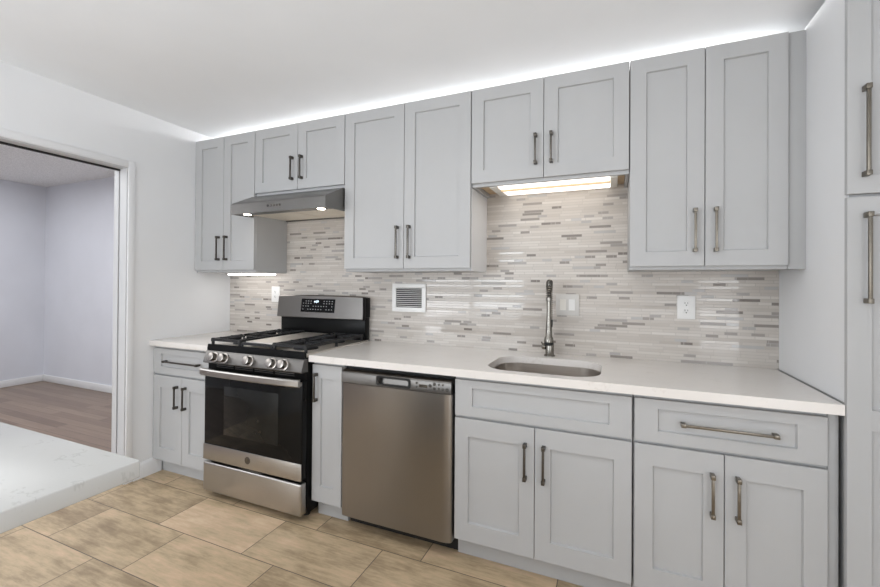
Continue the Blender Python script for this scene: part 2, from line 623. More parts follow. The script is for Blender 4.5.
def pull(parent, cx, cz, yf, length, vertical, mat='bronze', name='handle'):
    """square bar pull with two slightly heavier square feet"""
    bm = bmesh.new()
    h = length / 2
    for s in (-1, 1):
        e = s * h
        a, b = sorted((e, e - s * 0.017))
        if vertical:
            box(bm, cx - 0.0075, cx + 0.0075, yf - 0.033, yf - 0.0005, cz + a, cz + b, bev=0.0015)
        else:
            box(bm, cx + a, cx + b, yf - 0.033, yf - 0.0005, cz - 0.0075, cz + 0.0075, bev=0.0015)
    q = h - 0.012
    if vertical:
        box(bm, cx - 0.005, cx + 0.005, yf - 0.0305, yf - 0.0215, cz - q, cz + q, bev=0.0012)
    else:
        box(bm, cx - q, cx + q, yf - 0.0305, yf - 0.0215, cz - 0.005, cz + 0.005, bev=0.0012)
    return obj(name, bm, mat, parent)


GRP_U, GRP_B = 'wall cabinets above the backsplash', 'base cabinets under the worktop'
YU, YUC = -0.332, -0.312
YB, YBC = -0.632, -0.612
ZU0, ZU1 = 1.384, 2.373


def upper(label, x0, x1, z0, split, hz, door_z0, hmat='bronze', filler=None, raw_bottom=False, end=False, hy=0.17, hx=0.039):
    t = thing('wall_cabinet', label, 'kitchen cabinet', ((x0 + x1) / 2, -0.16, z0), GRP_U)
    bm = bmesh.new()
    e = 0.0008
    if raw_bottom:   # open recessed underside
        box(bm, x0 + e, x0 + 0.016, YUC, -0.011, z0, ZU1)
        box(bm, x1 - 0.016, x1 - e, YUC, -0.011, z0, ZU1)
        box(bm, x0 + 0.016, x1 - 0.016, YUC, YUC + 0.018, z0, ZU1)
        box(bm, x0 + 0.016, x1 - 0.016, YUC + 0.018, -0.011, z0 + 0.032, ZU1)
    else:
        box(bm, x0 + e, x1 - e, YUC, -0.011, z0, ZU1, bev=0.001, seg=1)
    obj('body', bm, 'cab', t)
    if raw_bottom:
        obj('bottom_panel', B(x0 + 0.017, x1 - 0.017, YUC + 0.019, -0.012, z0 + 0.022, z0 + 0.0315), 'rawwood', t)['label'] = 'unpainted wood underside'
    if end:  # pale sheet puts the tube light's brightness into the side's colour
        obj('lit_end_face', B(x1 - 0.0008, x1 + 0.0004, YUC + 0.001, -0.0115, z0, 1.8395), 'trim', t)['label'] = 'cabinet side with tube light painted in'
    for a, b, s in ((x0 + 0.002, split - 0.0015, 1), (split + 0.0015, x1 - 0.002, -1)):
        dd = obj('door', panel_door(a, b, door_z0, ZU1 - 0.002, YU), 'cab', t)
        cx = split - hx if s > 0 else split + hx
        pull(dd, cx, hz, YU, hy, True, hmat)
    if filler:
        obj('filler_strip', B(x1, filler, YUC - 0.004, YUC + 0.012, z0, ZU1, bev=0.001), 'cab', t)
    return t


upper('narrow tall two-door grey wall cabinet in the left corner beside the range hood', -2.224, -1.626, ZU0, -1.926, 1.558, 1.400, hy=0.177)
upper('short two-door grey wall cabinet directly above the steel range hood', -1.625, -0.874, 1.912, -1.247, 2.071, 1.932, hy=0.155)
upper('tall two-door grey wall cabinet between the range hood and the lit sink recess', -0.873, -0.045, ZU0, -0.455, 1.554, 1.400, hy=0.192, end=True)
upper('short two-door grey wall cabinet above the sink with a tube light under it', -0.044, 0.739, 1.842, 0.343, 2.004, 1.860, hy=0.156, raw_bottom=True)
upper('tall two-door grey wall cabinet at the right end next to the pantry', 0.740, 1.338, ZU0, 1.042, 1.558, 1.400, 'nickel', filler=XR - 0.001, hy=0.194)


def base_body(t, x0, x1, filler=None, toe_x1=None):
    bm = bmesh.new()
    e = 0.001
    # carcass open at the top, so that the bowl and worktop sit over it
    box(bm, x0 + e, x0 + 0.018, YBC, -0.011, 0.10, 0.876)
    box(bm, x1 - 0.018, x1 - e, YBC, -0.011, 0.10, 0.876)
    box(bm, x0 + 0.018, x1 - 0.018, YBC, -0.011, 0.10, 0.118)
    box(bm, x0 + 0.018, x1 - 0.018, -0.029, -0.011, 0.118, 0.876)
    box(bm, x0 + 0.018, x1 - 0.018, YBC, YBC + 0.0025, 0.118, 0.876)
    obj('body', bm, 'cab', t)
    bm = bmesh.new()
    box(bm, x0 + e, (toe_x1 or x1) - e, -0.566, -0.548, 0.0005, 0.0995)
    obj('toe_kick', bm, 'cab', t)
    if filler:
        obj('filler_strip', B(x1, filler, YBC - 0.006, YBC + 0.012, 0.10, 0.876, bev=0.001), 'cab', t)


def base(label, x0, x1, split, drawer_h=None, drawer_pull=0.0, dz=0.690, hmat='bronze', filler=None, toe_x1=None, hz=0.530, hy=0.17, hx=0.040, dw=0.083):
    t = thing('base_cabinet', label, 'kitchen cabinet', ((x0 + x1) / 2, -0.31, 0), GRP_B)
    base_body(t, x0, x1, filler, toe_x1)
    dr = obj('drawer', panel_door(x0 + 0.004, x1 - 0.004, dz, 0.860, YB, w=dw, rails=[(dz + 0.046, 0.860 - 0.036)]), 'cab', t)
    if drawer_pull:
        pull(dr, (x0 + x1) / 2 if not isinstance(drawer_pull, tuple) else drawer_pull[0],
             0.778, YB, drawer_pull if not isinstance(drawer_pull, tuple) else drawer_pull[1], False, hmat)
    for a, b, s in ((x0 + 0.004, split - 0.0015, 1), (split + 0.0015, x1 - 0.004, -1)):
        dd = obj('door', panel_door(a, b, 0.104, dz - 0.012, YB, w=0.066, rails=[(0.190, dz - 0.094)]), 'cab', t)
        pull(dd, split - hx if s > 0 else split + hx, hz, YB, hy, True, hmat)
    return t


base('grey base cabinet in the left corner, left of the range, one drawer over two doors', -2.224, -1.641, -1.933, drawer_pull=(-1.925, 0.335), hz=0.549, hy=0.150, dw=0.075)
t = thing('base_cabinet', 'narrow grey one-door base cabinet between the range and the dishwasher', 'kitchen cabinet', (-0.765, -0.31, 0), GRP_B)
base_body(t, -0.868, -0.664)
dd = obj('door', panel_door(-0.864, -0.668, 0.104, 0.860, YB, w=0.056, rails=[(0.190, 0.785)]), 'cab', t)
pull(dd, -0.832, 0.737, YB, 0.156, True, 'bronze')
base('grey sink base cabinet right of the dishwasher, blank drawer front over two doors', -0.022, 0.746, 0.356, hz=0.529, hy=0.162)
base('grey base cabinet beside the pantry, long-handled wide drawer over two doors', 0.748, 1.358, 1.055, drawer_pull=(1.062, 0.302), hmat='nickel', filler=XR - 0.012,
     hz=0.526, hy=0.163)

# pantry at the right edge
PX1 = 2.02
t = thing('pantry_cabinet', 'tall grey pantry cabinet at the right end of the worktop', 'kitchen cabinet', (1.7, -0.32, 0))
bm = bmesh.new()
box(bm, XR + 0.004, PX1, -0.646, -0.001, 0.10, 2.385, bev=0.001, seg=1)
obj('body', bm, 'cab', t)
obj('toe_kick', B(XR, PX1, -0.585, -0.565, 0.0005, 0.0995), 'cab', t)
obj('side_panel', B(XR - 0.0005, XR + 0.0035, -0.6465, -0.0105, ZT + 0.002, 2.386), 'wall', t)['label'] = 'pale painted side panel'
dd = obj('upper_door', panel_door(XR - 0.009, PX1 - 0.004, 1.622, 2.380, -0.668, w=0.060), 'cab', t)
pull(dd, 1.433, 1.826, -0.668, 0.300, True, 'nickel')
dd = obj('lower_door', panel_door(XR - 0.009, PX1 - 0.004, 0.104, 1.612, -0.668, w=0.062, rails=[(0.165, 0.838), (0.905, 1.55)]), 'cab', t)
pull(dd, 1.437, 1.408, -0.668, 0.300, True, 'nickel')

# LED strip lying on top of the wall cabinets
t = thing('led_strip', 'white light strip lying on top of the wall cabinets', 'light strip', (-0.4, -0.05, ZU1))
obj('light_lens', B(-2.18, 1.39, -0.062, -0.042, ZU1 + 0.0075, ZU1 + 0.040), 'ledw', t)
obj('channel', B(-2.19, 1.395, -0.070, -0.034, ZU1 + 0.0005, ZU1 + 0.007), 'white', t)

# light bar under the corner cabinet
t = thing('under_cabinet_light', 'slim white light bar under the left corner cabinet', 'light fixture', (-1.885, -0.13, 1.36), 'under-cabinet lights')
obj('housing', B(-2.085, -1.640, -0.160, -0.100, 1.377, 1.3835, bev=0.001), 'white', t)
obj('lens', B(-2.080, -1.645, -0.157, -0.103, 1.368, 1.3768, bev=0.002), 'barlight', t)

# twin-tube fixture under the short sink cabinet
t = thing('under_cabinet_light', 'twin-tube light fixture under the short cabinet above the sink', 'light fixture', (0.36, -0.17, 1.83), 'under-cabinet lights')
obj('housing', B(0.045, 0.690, -0.288, -0.045, 1.855, 1.8632, bev=0.001), 'white', t)
for y in (-0.245, -0.125):
    bm = bmesh.new()
    wd = 0.034 if y < -0.2 else 0.075
    box(bm, 0.092, 0.655, y - wd, y + wd, 1.838, 1.8545, bev=0.005, seg=3)
    obj('tube_lens', bm, 'tube', t)
obj('divider', B(0.092, 0.655, -0.2105, -0.2025, 1.829, 1.8545), 'rawwood', t)
for x0, x1 in ((0.046, 0.0915), (0.6555, 0.689)):
    obj('end_cap', B(x0, x1, -0.286, -0.047, 1.8385, 1.8545, bev=0.002), 'ivory', t)

# ---------------------------------------------------------------- worktops
YF = -0.660


def rrect(cx, cy, hx, hy, r, n=8):
    pts = []
    for sx, sy, a0 in ((1, 1, 0), (-1, 1, 90), (-1, -1, 180), (1, -1, 270)):
        for k in range(n + 1):
            a = math.radians(a0 + 90 * k / n)
            pts.append((cx + sx * (hx - r) + r * math.cos(a), cy + sy * (hy - r) + r * math.sin(a)))
    return pts


def slab_hole(x0, x1, y0, y1, z0, z1, hole=None):
    bm = bmesh.new()
    o = [bm.verts.new((x, y, z1)) for x, y in ((x0, y0), (x1, y0), (x1, y1), (x0, y1))]
    es = [bm.edges.new((o[i], o[(i + 1) % 4])) for i in range(4)]
    if hole:
        h = [bm.verts.new((x, y, z1)) for x, y in hole]
        es += [bm.edges.new((h[i], h[(i + 1) % len(h)])) for i in range(len(h))]
    bmesh.ops.triangle_fill(bm, use_beauty=True, use_dissolve=False, edges=es)
    r = bmesh.ops.extrude_face_region(bm, geom=list(bm.faces))
    bmesh.ops.translate(bm, verts=[v for v in r['geom'] if isinstance(v, bmesh.types.BMVert)], vec=(0, 0, z0 - z1))
    return bm


SCX, SCY, SHX, SHY = 0.363, -0.388, 0.259, 0.208
hole = rrect(SCX, SCY, SHX, SHY, 0.12)
tag(obj('countertop', slab_hole(-0.868, XR - 0.011, YF, -0.0105, 0.878, ZT, hole), 'quartz', base=(0.27, -0.33, 0.878)),
    'long cream quartz worktop holding the sink, right of the range', 'countertop', 'quartz worktops')
tag(obj('countertop', B(XL + 0.001, -1.642, YF, -0.0105, 0.878, ZT, bev=0.0015), 'quartz', base=(-1.93, -0.33, 0.878)),
    'short cream quartz worktop in the corner left of the range', 'countertop', 'quartz worktops')

# undermount sink
t = thing('sink', 'undermount stainless steel sink set in the long worktop', 'sink', (SCX, SCY, 0.68))
bm = bmesh.new()
prof = [(0.010, 0.8775, 0.12), (0.004, 0.8775, 0.12), (0.003, 0.84, 0.12), (-0.006, 0.74, 0.115), (-0.020, 0.712, 0.11), (-0.05, 0.700, 0.09),
        (-0.13, 0.696, 0.05), (-0.17, 0.695, 0.02)]
ring_loft(bm, [[(x, y, z) for x, y in rrect(SCX, SCY, SHX + d, SHY + d, r)] for d, z, r in prof], cap0=False)
prof2 = [(0.010, 0.876, 0.12), (0.005, 0.84, 0.12), (-0.004, 0.738, 0.115), (-0.018, 0.709, 0.11), (-0.05, 0.697, 0.09), (-0.17, 0.692, 0.02)]
ring_loft(bm, [[(x, y, z) for x, y in rrect(SCX, SCY, SHX + d, SHY + d, r)] for d, z, r in prof2], cap0=False)
obj('bowl', bm, 'steel_sink', t)
bm = bmesh.new()
lathe(bm, (SCX, SCY, 0.6955), (0, 0, 1), [(0.045, 0), (0.045, 0.003), (0.036, 0.004), (0.030, 0.0015), (0.001, 0.0015)])
obj('drain', bm, 'chrome', t)

# faucet with a spring neck and a pull-down spray head
FX, FY = 0.347, -0.105
dirv = Vector((0.10, -0.995, 0)).normalized()
t = thing('faucet', 'brushed nickel pull-down faucet with coiled spring neck behind the sink', 'faucet', (FX, FY, ZT))
bm = bmesh.new()
lathe(bm, (FX, FY, ZT + 0.0005), (0, 0, 1), [(0.030, 0), (0.030, 0.006), (0.0235, 0.010), (0.0235, 0.082), (0.020, 0.090), (0.013, 0.094), (0.0125, 0.20)])
obj('base', bm, 'chrome', t)
bm = bmesh.new()
lathe(bm, (FX - 0.020, FY, ZT + 0.052), (-1, -0.15, 0), [(0.010, 0), (0.017, 0.005), (0.018, 0.014), (0.014, 0.022), (0.006, 0.025)])
cyl(bm, (FX - 0.036, FY, ZT + 0.056), (FX - 0.048, FY + 0.03, ZT + 0.070), 0.0045, 12)
obj('lever_handle', bm, 'chrome', t)
R_ = 0.062
ztop = 1.262
arc = [Vector((FX, FY, 1.11 + (ztop - 1.11) * k / 14)) for k in range(14)]
c0 = Vector((FX, FY, ztop)) + dirv * R_
arc += [c0 - dirv * R_ * math.cos(PI * k / 24) + Vector((0, 0, R_ * math.sin(PI * k / 24))) for k in range(25)]
q = c0 + dirv * R_
arc += [q + Vector((0, 0, -0.02 * k / 2)) for k in (1, 2)]
bm = bmesh.new()
tube(bm, arc, 0.0085, 12)
obj('hose', bm, 'gap', t)
bm = bmesh.new()
# spring around the hose
Ls = [0]
for a, b in zip(arc[:-1], arc[1:]):
    Ls.append(Ls[-1] + (b - a).length)
tot = Ls[-1]
turns = 34
pts = []
N = turns * 12
side = dirv.cross(Vector((0, 0, 1))).normalized()
for i in range(N + 1):
    s = tot * i / N
    k = max(j for j in range(len(Ls)) if Ls[j] <= s + 1e-9)
    k = min(k, len(arc) - 2)
    f = (s - Ls[k]) / (Ls[k + 1] - Ls[k])
    p = arc[k].lerp(arc[k + 1], f)
    tg = (arc[min(k + 2, len(arc) - 1)] - arc[max(k - 1, 0)]).normalized()
    nn = side.cross(tg).normalized()
    a = 2 * PI * turns * i / N
    pts.append(p + (side * math.cos(a) + nn * math.sin(a)) * 0.0145)
tube(bm, pts, 0.0030, 6)
obj('spring', bm, 'chrome', t)
bm = bmesh.new()
lathe(bm, q + Vector((0, 0, -0.018)), (0, 0, -1), [(0.0155, 0), (0.0155, 0.018), (0.0125, 0.020), (0.0120, 0.09), (0.0135, 0.11), (0.0165, 0.17), (0.0175, 0.205), (0.0225, 0.215), (0.0245, 0.228), (0.0245, 0.236)])
sp = obj('spray_head', bm, 'chrome', t)
bm = bmesh.new()
lathe(bm, q + Vector((0, 0, -0.255)), (0, 0, -1), [(0.0245, 0), (0.0245, 0.012), (0.0215, 0.016), (0.02, 0.016)])
obj('nozzle_ring', bm, 'gap', sp)['label'] = 'black ring at the spray nozzle'
bm = bmesh.new()
box(bm, q.x + 0.0125, q.x + 0.0185, q.y - 0.006, q.y + 0.006, q.z - 0.175, q.z - 0.135, bev=0.002)
obj('spray_button', bm, 'gap', sp)
bm = bmesh.new()
tube(bm, [(FX, FY, 1.10), Vector((FX, FY, 1.10)) + dirv * 0.05, Vector((FX, FY, 1.10)) + dirv * (2 * R_ - 0.016)], 0.005, 10)
lathe(bm, (FX, FY, 1.085), (0, 0, 1), [(0.0128, 0), (0.017, 0.002), (0.017, 0.028), (0.0128, 0.03)])
obj('docking_arm', bm, 'chrome', t)

# ---------------------------------------------------------------- range
RX0, RX1 = -1.636, -0.874
rc = (RX0 + RX1) / 2
t = thing('gas_range', 'stainless steel gas range with black oven door in the left half of the cabinet run', 'stove', (rc, -0.35, 0))
bm = bmesh.new()
box(bm, RX0 + 0.003, RX1 - 0.003, -0.655, -0.035, 0.032, 0.900, bev=0.003)
obj('body', bm, 'black', t)
for sx in (RX0 + 0.05, RX1 - 0.05):
    for y in (-0.60, -0.08):
        bm = bmesh.new()
        lathe(bm, (sx, y, 0.0005), (0, 0, 1), [(0.02, 0), (0.02, 0.008), (0.012, 0.010), (0.012, 0.034)], 16)
        obj('leveling_foot', bm, 'gap', t)
# cooktop: steel pan with a black front lip
bm = bmesh.new()
box(bm, RX0, RX1, -0.668, -0.036, 0.9005, 0.922, bev=0.004)
obj('cooktop', bm, 'steel_top', t)
bm = bmesh.new()
prism_x(bm, [(-0.6685, 0.926), (-0.672, 0.931), (-0.680, 0.929), (-0.685, 0.905), (-0.685, 0.893), (-0.6565, 0.893), (-0.6565, 0.900), (-0.6685, 0.900)], RX0 + 0.004, RX1 - 0.002)
obj('front_lip', bm, 'black', t)
# control panel
bm = bmesh.new()
prism_x(bm, [(-0.6565, 0.892), (-0.684, 0.892), (-0.690, 0.886), (-0.711, 0.826), (-0.707, 0.820), (-0.6565, 0.820)], RX0 + 0.001, RX1 - 0.001)
cp = obj('control_panel', bm, 'steel_cp', t)
nrm = Vector((0, -0.944, 0.33)).normalized()
for kx in (-1.546, -1.462, -1.262, -1.088, -1.003):
    p0 = Vector((kx, -0.7006, 0.8558))
    bm = bmesh.new()
    lathe(bm, p0 + nrm * 0.0006, nrm, [(0.031, 0), (0.031, 0.004), (0.024, 0.006), (0.0245, 0.030), (0.0235, 0.035), (0.019, 0.037)], 28)
    k = obj('knob', bm, 'knob', cp)
# vent slot strip under the control panel
bm = bmesh.new()
box(bm, RX0 + 0.006, RX1 - 0.006, -0.676, -0.656, 0.776, 0.8195)
vs = obj('vent_strip', bm, 'black', t)
bm = bmesh.new()
for i in range(4):
    x = RX0 + 0.08 + i * 0.155
    for z in (0.793, 0.804):
        box(bm, x, x + 0.14, -0.679, -0.6765, z, z + 0.004)
obj('vent_slats', bm, 'steel_cp', vs)
# oven door
bm = bmesh.new()
box(bm, RX0 + 0.003, RX1 - 0.003, -0.700, -0.657, 0.236, 0.774, bev=0.006, seg=3)
od = obj('oven_door', bm, 'glass', t)
od['label'] = 'black glass oven door'
bm = bmesh.new()
box(bm, RX0 + 0.002, RX1 - 0.002, -0.7045, -0.7005, 0.232, 0.326, bev=0.0015)
obj('steel_strip', bm, 'steel_h', od)
bm = bmesh.new()
box(bm, RX0 + 0.17, RX1 - 0.17, -0.7012, -0.7003, 0.40, 0.69, bev=0.0003)
obj('window', bm, 'ovenwin', od)
# handle: flat bar bowed slightly, on two end posts
bm = bmesh.new()
rings = []
for k in range(17):
    f = k / 16
    x = RX0 + 0.002 + (RX1 - RX0 - 0.004) * f
    bow = 0.016 * math.sin(PI * f) ** 0.6
    y = -0.726 - bow
    rings.append([(x, y + 0.008, 0.748), (x, y - 0.004, 0.749), (x, y - 0.009, 0.755), (x, y - 0.009, 0.781), (x, y - 0.004, 0.788), (x, y + 0.008, 0.790)])
ring_loft(bm, rings)
box(bm, RX0 + 0.003, RX0 + 0.030, -0.722, -0.7005, 0.750, 0.772, bev=0.002)
box(bm, RX1 - 0.030, RX1 - 0.003, -0.722, -0.7005, 0.750, 0.772, bev=0.002)
obj('handle', bm, 'steel_h', od)
bm = bmesh.new()
lathe(bm, (rc - 0.012, -0.7047, 0.281), (0, -1, 0), [(0.021, 0), (0.021, 0.0016), (0.0195, 0.002), (0.0195, 0.0012), (0.001, 0.0012)], 32)
bd = obj('emblem', bm, 'badge', od)
t2 = text_obj('emblem_lettering', 'GE', 0.022, (rc - 0.012, -0.7062, 0.281), (PI / 2, 0, 0), 'chrome', od, 0.0004)
# storage drawer
bm = bmesh.new()
box(bm, RX0 + 0.002, RX1 - 0.002, -0.706, -0.657, 0.040, 0.216, bev=0.010, seg=3)
sd = obj('storage_drawer', bm, 'steel_h', t)
bm = bmesh.new()
prism_x(bm, [(-0.690, 0.2165), (-0.676, 0.2165), (-0.676, 0.223), (-0.690, 0.221)], rc - 0.075, rc + 0.08)
obj('drawer_lip', bm, 'chrome', sd)
# backguard
bm = bmesh.new()
box(bm, RX0 + 0.02, RX1 - 0.004, -0.075, -0.020, 0.9225, 1.075, bev=0.003)
box(bm, RX0 + 0.02, RX1 - 0.002, -0.070, -0.014, 1.075, 1.212, bev=0.003)
obj('riser', bm, 'black', t)
bm = bmesh.new()
rings = []
for k in range(21):
    f = k / 20
    x = RX0 + 0.006 + (RX1 - 0.008 - RX0 - 0.006) * f
    bow = 0.020 * math.sin(PI * f)
    ht = 0.006 * math.sin(PI * f)
    rings.append([(x, -0.0705, 1.062), (x, -0.100 - bow, 1.062), (x, -0.104 - bow, 1.067), (x, -0.086 - bow * .8, 1.212 + ht),
                  (x, -0.080 - bow * .8, 1.219 + ht), (x, -0.0705, 1.219 + ht)])
ring_loft(bm, rings)
bg = obj('backguard', bm, 'steel_bg', t)


def bg_pt(x, z, out=0.0):
    f = (x - (RX0 + 0.006)) / (RX1 - 0.008 - RX0 - 0.006)
    s = math.sin(PI * f)
    v = (z - 1.067) / 0.145
    y0, y1 = -0.104 - 0.020 * s, -0.086 - 0.016 * s
    return Vector((x, y0 + (y1 - y0) * v - out, z))


def bg_patch(x0, x1, z0, z1, out, nx=10):
    bm = bmesh.new()
    rings = []
    for k in range(nx + 1):
        x = x0 + (x1 - x0) * k / nx
        rings.append([bg_pt(x, z0, 0.0002), bg_pt(x, z0, out), bg_pt(x, z1, out), bg_pt(x, z1, 0.0002)])
    ring_loft(bm, rings)
    return bm


obj('end_cap', B(RX1 - 0.0075, RX1 - 0.001, -0.104, -0.0705, 1.060, 1.216, bev=0.003), 'black', t)
dp = obj('display_panel', bg_patch(-1.397, -1.105, 1.104, 1.198, 0.0035), 'glass', bg)
tilt = math.atan2(0.018, 0.145)
c = bg_pt(-1.262, 1.178, 0.0042)
text_obj('clock_digits', '4:09', 0.024, c, (PI / 2 - tilt, 0, 0), 'digit', dp, 0.0003)
bm = bmesh.new()
for j, z in enumerate((1.182, 1.166, 1.146, 1.124)):
    for i in range(12):
        x = -1.376 + i * 0.0227
        if j < 2 and 4 <= i <= 7:
            continue
        if (i * 5 + j * 3) % 7 == 0:
            continue
        a, bq = bg_pt(x - 0.004, z, 0.0036), bg_pt(x + 0.004, z, 0.0043)
        box(bm, a.x, bq.x, a.y, bq.y - 0.0001, z - 0.0028, z + 0.0028)
obj('key_legends', bm, 'legend', dp)

# burners on the steel top
for bx, by, br in ((-1.505, -0.52, 0.048), (-1.505, -0.22, 0.040), (-1.005, -0.52, 0.055), (-1.005, -0.22, 0.036)):
    bm = bmesh.new()
    lathe(bm, (bx, by, 0.9222), (0, 0, 1), [(br + 0.018, 0), (br + 0.014, 0.006), (br, 0.008), (br, 0.014), (br * 0.98, 0.022), (br * 0.5, 0.025), (0.001, 0.025)], 24)
    obj('burner', bm, 'iron', t)


def bar(bm, x0, y0, x1, y1, z0=0.950, z1=0.964, w=0.0065, drop=0):
    d = Vector((x1 - x0, y1 - y0, 0)).normalized()
    n = Vector((-d.y, d.x, 0))
    rings = []
    for p, zz in ((Vector((x0, y0, 0)), 0), (Vector((x1, y1, 0)), drop)):
        rings.append([p + n * w + Vector((0, 0, z0 - zz)), p - n * w + Vector((0, 0, z0 - zz)), p - n * w * 0.7 + Vector((0, 0, z1 - zz)), p + n * w * 0.7 + Vector((0, 0, z1 - zz))])
    ring_loft(bm, rings)


def grate(x0, x1):
    bm = bmesh.new()
    y0, y1 = -0.655, -0.095
    ym = (y0 + y1) / 2
    xm = (x0 + x1) / 2
    for a in ((x0, y0, x1, y0), (x0, y1, x1, y1), (x0, y0, x0, y1), (x1, y0, x1, y1), (x0, ym, x1, ym)):
        bar(bm, *a, z0=0.948, w=0.0075)
    for cy in (-0.52, -0.22):
        for dx, dy in ((1, 0), (-1, 0), (0, 1), (0, -1)):
            ex = xm + dx * (x1 - x0) / 2
            ey = cy + dy * 0.135
            bar(bm, xm + dx * 0.025, cy + dy * 0.025, ex, ey, 0.950, 0.967, 0.0055)
        for sx in (-1, 1):
            for sy in (-1, 1):
                bar(bm, xm + sx * 0.03, cy + sy * 0.03, xm + sx * (x1 - x0) / 2, cy + sy * 0.085, 0.950, 0.966, 0.005)
    for x in (x0, x1):
        for y in (y0, ym, y1):
            cyl(bm, (x, y, 0.9222), (x, y, 0.952), 0.009, 10)
    for x in (x0, x1):
        for y in (y0, y1):
            lathe(bm, (x, y, 0.944), (0, 0, 1), [(0.012, 0), (0.013, 0.012), (0.010, 0.022), (0.001, 0.023)], 10)
    return bm


g1 = obj('grate', grate(-1.618, -1.392), 'iron', t)
g2 = obj('grate', grate(-1.118, -0.892), 'iron', t)
# centre section: steel griddle plate in an iron carrier
bm = bmesh.new()
for a in ((-1.372, -0.655, -1.138, -0.655), (-1.372, -0.095, -1.138, -0.095), (-1.372, -0.655, -1.372, -0.095), (-1.138, -0.655, -1.138, -0.095)):
    bar(bm, *a, z0=0.940, z1=0.953, w=0.0075)
for x in (-1.372, -1.138):
    for y in (-0.655, -0.375, -0.095):
        cyl(bm, (x, y, 0.9222), (x, y, 0.945), 0.008, 10)
gc = obj('centre_grate', bm, 'iron', t)
bm = bmesh.new()
box(bm, -1.360, -1.150, -0.640, -0.105, 0.948, 0.958, bev=0.003)
obj('griddle_plate', bm, 'steel_top', t)['label'] = 'flat steel griddle plate between the grates'

# ---------------------------------------------------------------- dishwasher
DX0, DX1 = -0.653, -0.030
t = thing('dishwasher', 'stainless steel dishwasher between the narrow cabinet and the sink cabinet', 'dishwasher', ((DX0 + DX1) / 2, -0.33, 0))
obj('tub', B(-0.661, -0.0245, -0.598, -0.03, 0.085, 0.872), 'gap', t)
obj('toe_kick', B(-0.655, -0.0245, -0.555, -0.535, 0.0005, 0.0845), 'gap', t)
bm = bmesh.new()
dprof = [(DX0, -0.600), (DX0, -0.640), (DX0 + 0.004, -0.647), (DX0 + 0.012, -0.650)]
for k in range(9):
    a = PI / 2 * k / 8
    dprof.append((DX1 - 0.050 + 0.050 * math.sin(a), -0.632 - 0.018 * math.cos(a)))
dprof.append((DX1, -0.600))
ring_loft(bm, [[(x, y, z) for x, y in dprof] for z in (0.080, 0.783)])
obj('door', bm, 'steel_v', t)
# control band with the pocket handle cut into it
bm = bmesh.new()
hx0, hx1, hz0, hz1 = -0.437, -0.250, 0.796, 0.836
yb = -0.650
prof_top = [(-0.600, 0.784), (yb + 0.001, 0.784), (yb, 0.7855), (yb, 0.835), (yb + 0.004, 0.843), (yb + 0.012, 0.849), (yb + 0.022, 0.851), (-0.600, 0.851)]
prism_x(bm, prof_top, DX0 + 0.001, hx0)
prism_x(bm, prof_top, hx1, DX1 - 0.001)
prism_x(bm, [(-0.600, hz1), (yb, hz1), (yb + 0.004, 0.843), (yb + 0.012, 0.849), (yb + 0.022, 0.851), (-0.600, 0.851)], hx0, hx1)
prism_x(bm, [(-0.600, 0.784), (yb + 0.001, 0.784), (yb, 0.7855), (yb, hz0), (-0.600, hz0)], hx0, hx1)
cb = obj('control_band', bm, 'steel_dark', t)
bm = bmesh.new()
prism_x(bm, [(-0.6495, hz0 + 0.0005), (-0.628, hz0 + 0.0005), (-0.620, hz1 - 0.001), (-0.604, hz1 - 0.001), (-0.604, hz0 + 0.0002), (-0.6495, hz0 + 0.0002)], hx0 + 0.0005, hx1 - 0.0005)
box(bm, hx0 + 0.0005, hx1 - 0.0005, -0.618, -0.604, hz0 + 0.001, hz1 - 0.001)
obj('pocket_handle', bm, 'steel_dark', cb)
bm = bmesh.new()
for p in (rrect((hx0 + hx1) / 2, (hz0 + hz1) / 2, (hx1 - hx0) / 2 + 0.005, (hz1 - hz0) / 2 + 0.005, 0.012, 5),):
    inner = rrect((hx0 + hx1) / 2, (hz0 + hz1) / 2, (hx1 - hx0) / 2 - 0.008, (hz1 - hz0) / 2 - 0.006, 0.010, 5)
    ring_loft(bm, [[(x, yb - 0.0004, z) for x, z in p], [(x, yb - 0.002, z) for x, z in p], [(x, yb - 0.002, z) for x, z in inner], [(x, yb - 0.0004, z) for x, z in inner]],
              closed=True)
obj('handle_rim', bm, 'gap', cb)
for i, (x, z, r) in enumerate(((-0.212, 0.826, 0.006), (-0.212, 0.806, 0.005), (-0.140, 0.818, 0.009), (-0.118, 0.828, 0.008), (-0.118, 0.806, 0.007),
                               (-0.094, 0.828, 0.005), (-0.094, 0.808, 0.005), (-0.074, 0.828, 0.005), (-0.074, 0.807, 0.007), (-0.052, 0.806, 0.009))):
    bm = bmesh.new()
    lathe(bm, (x, yb - 0.0003, z), (0, -1, 0), [(r, 0), (r * 0.95, 0.0015), (0.0005, 0.0018)], 14)
    obj('button', bm, 'darkprint', cb)
obj('status_window', B(-0.198, -0.155, yb - 0.0012, yb - 0.0003, 0.806, 0.820), 'chrome', cb)

# ---------------------------------------------------------------- range hood
HX0, HX1 = -1.638, -0.876
t = thing('range_hood', 'stainless steel under-cabinet range hood above the gas range', 'range hood', ((HX0 + HX1) / 2, -0.26, 1.75))
bm = bmesh.new()
outer = [(-0.512, 1.757), (-0.516, 1.761), (-0.516, 1.822), (-0.510, 1.828), (-0.345, 1.905), (-0.013, 1.905), (-0.013, 1.775), (-0.028, 1.775)]
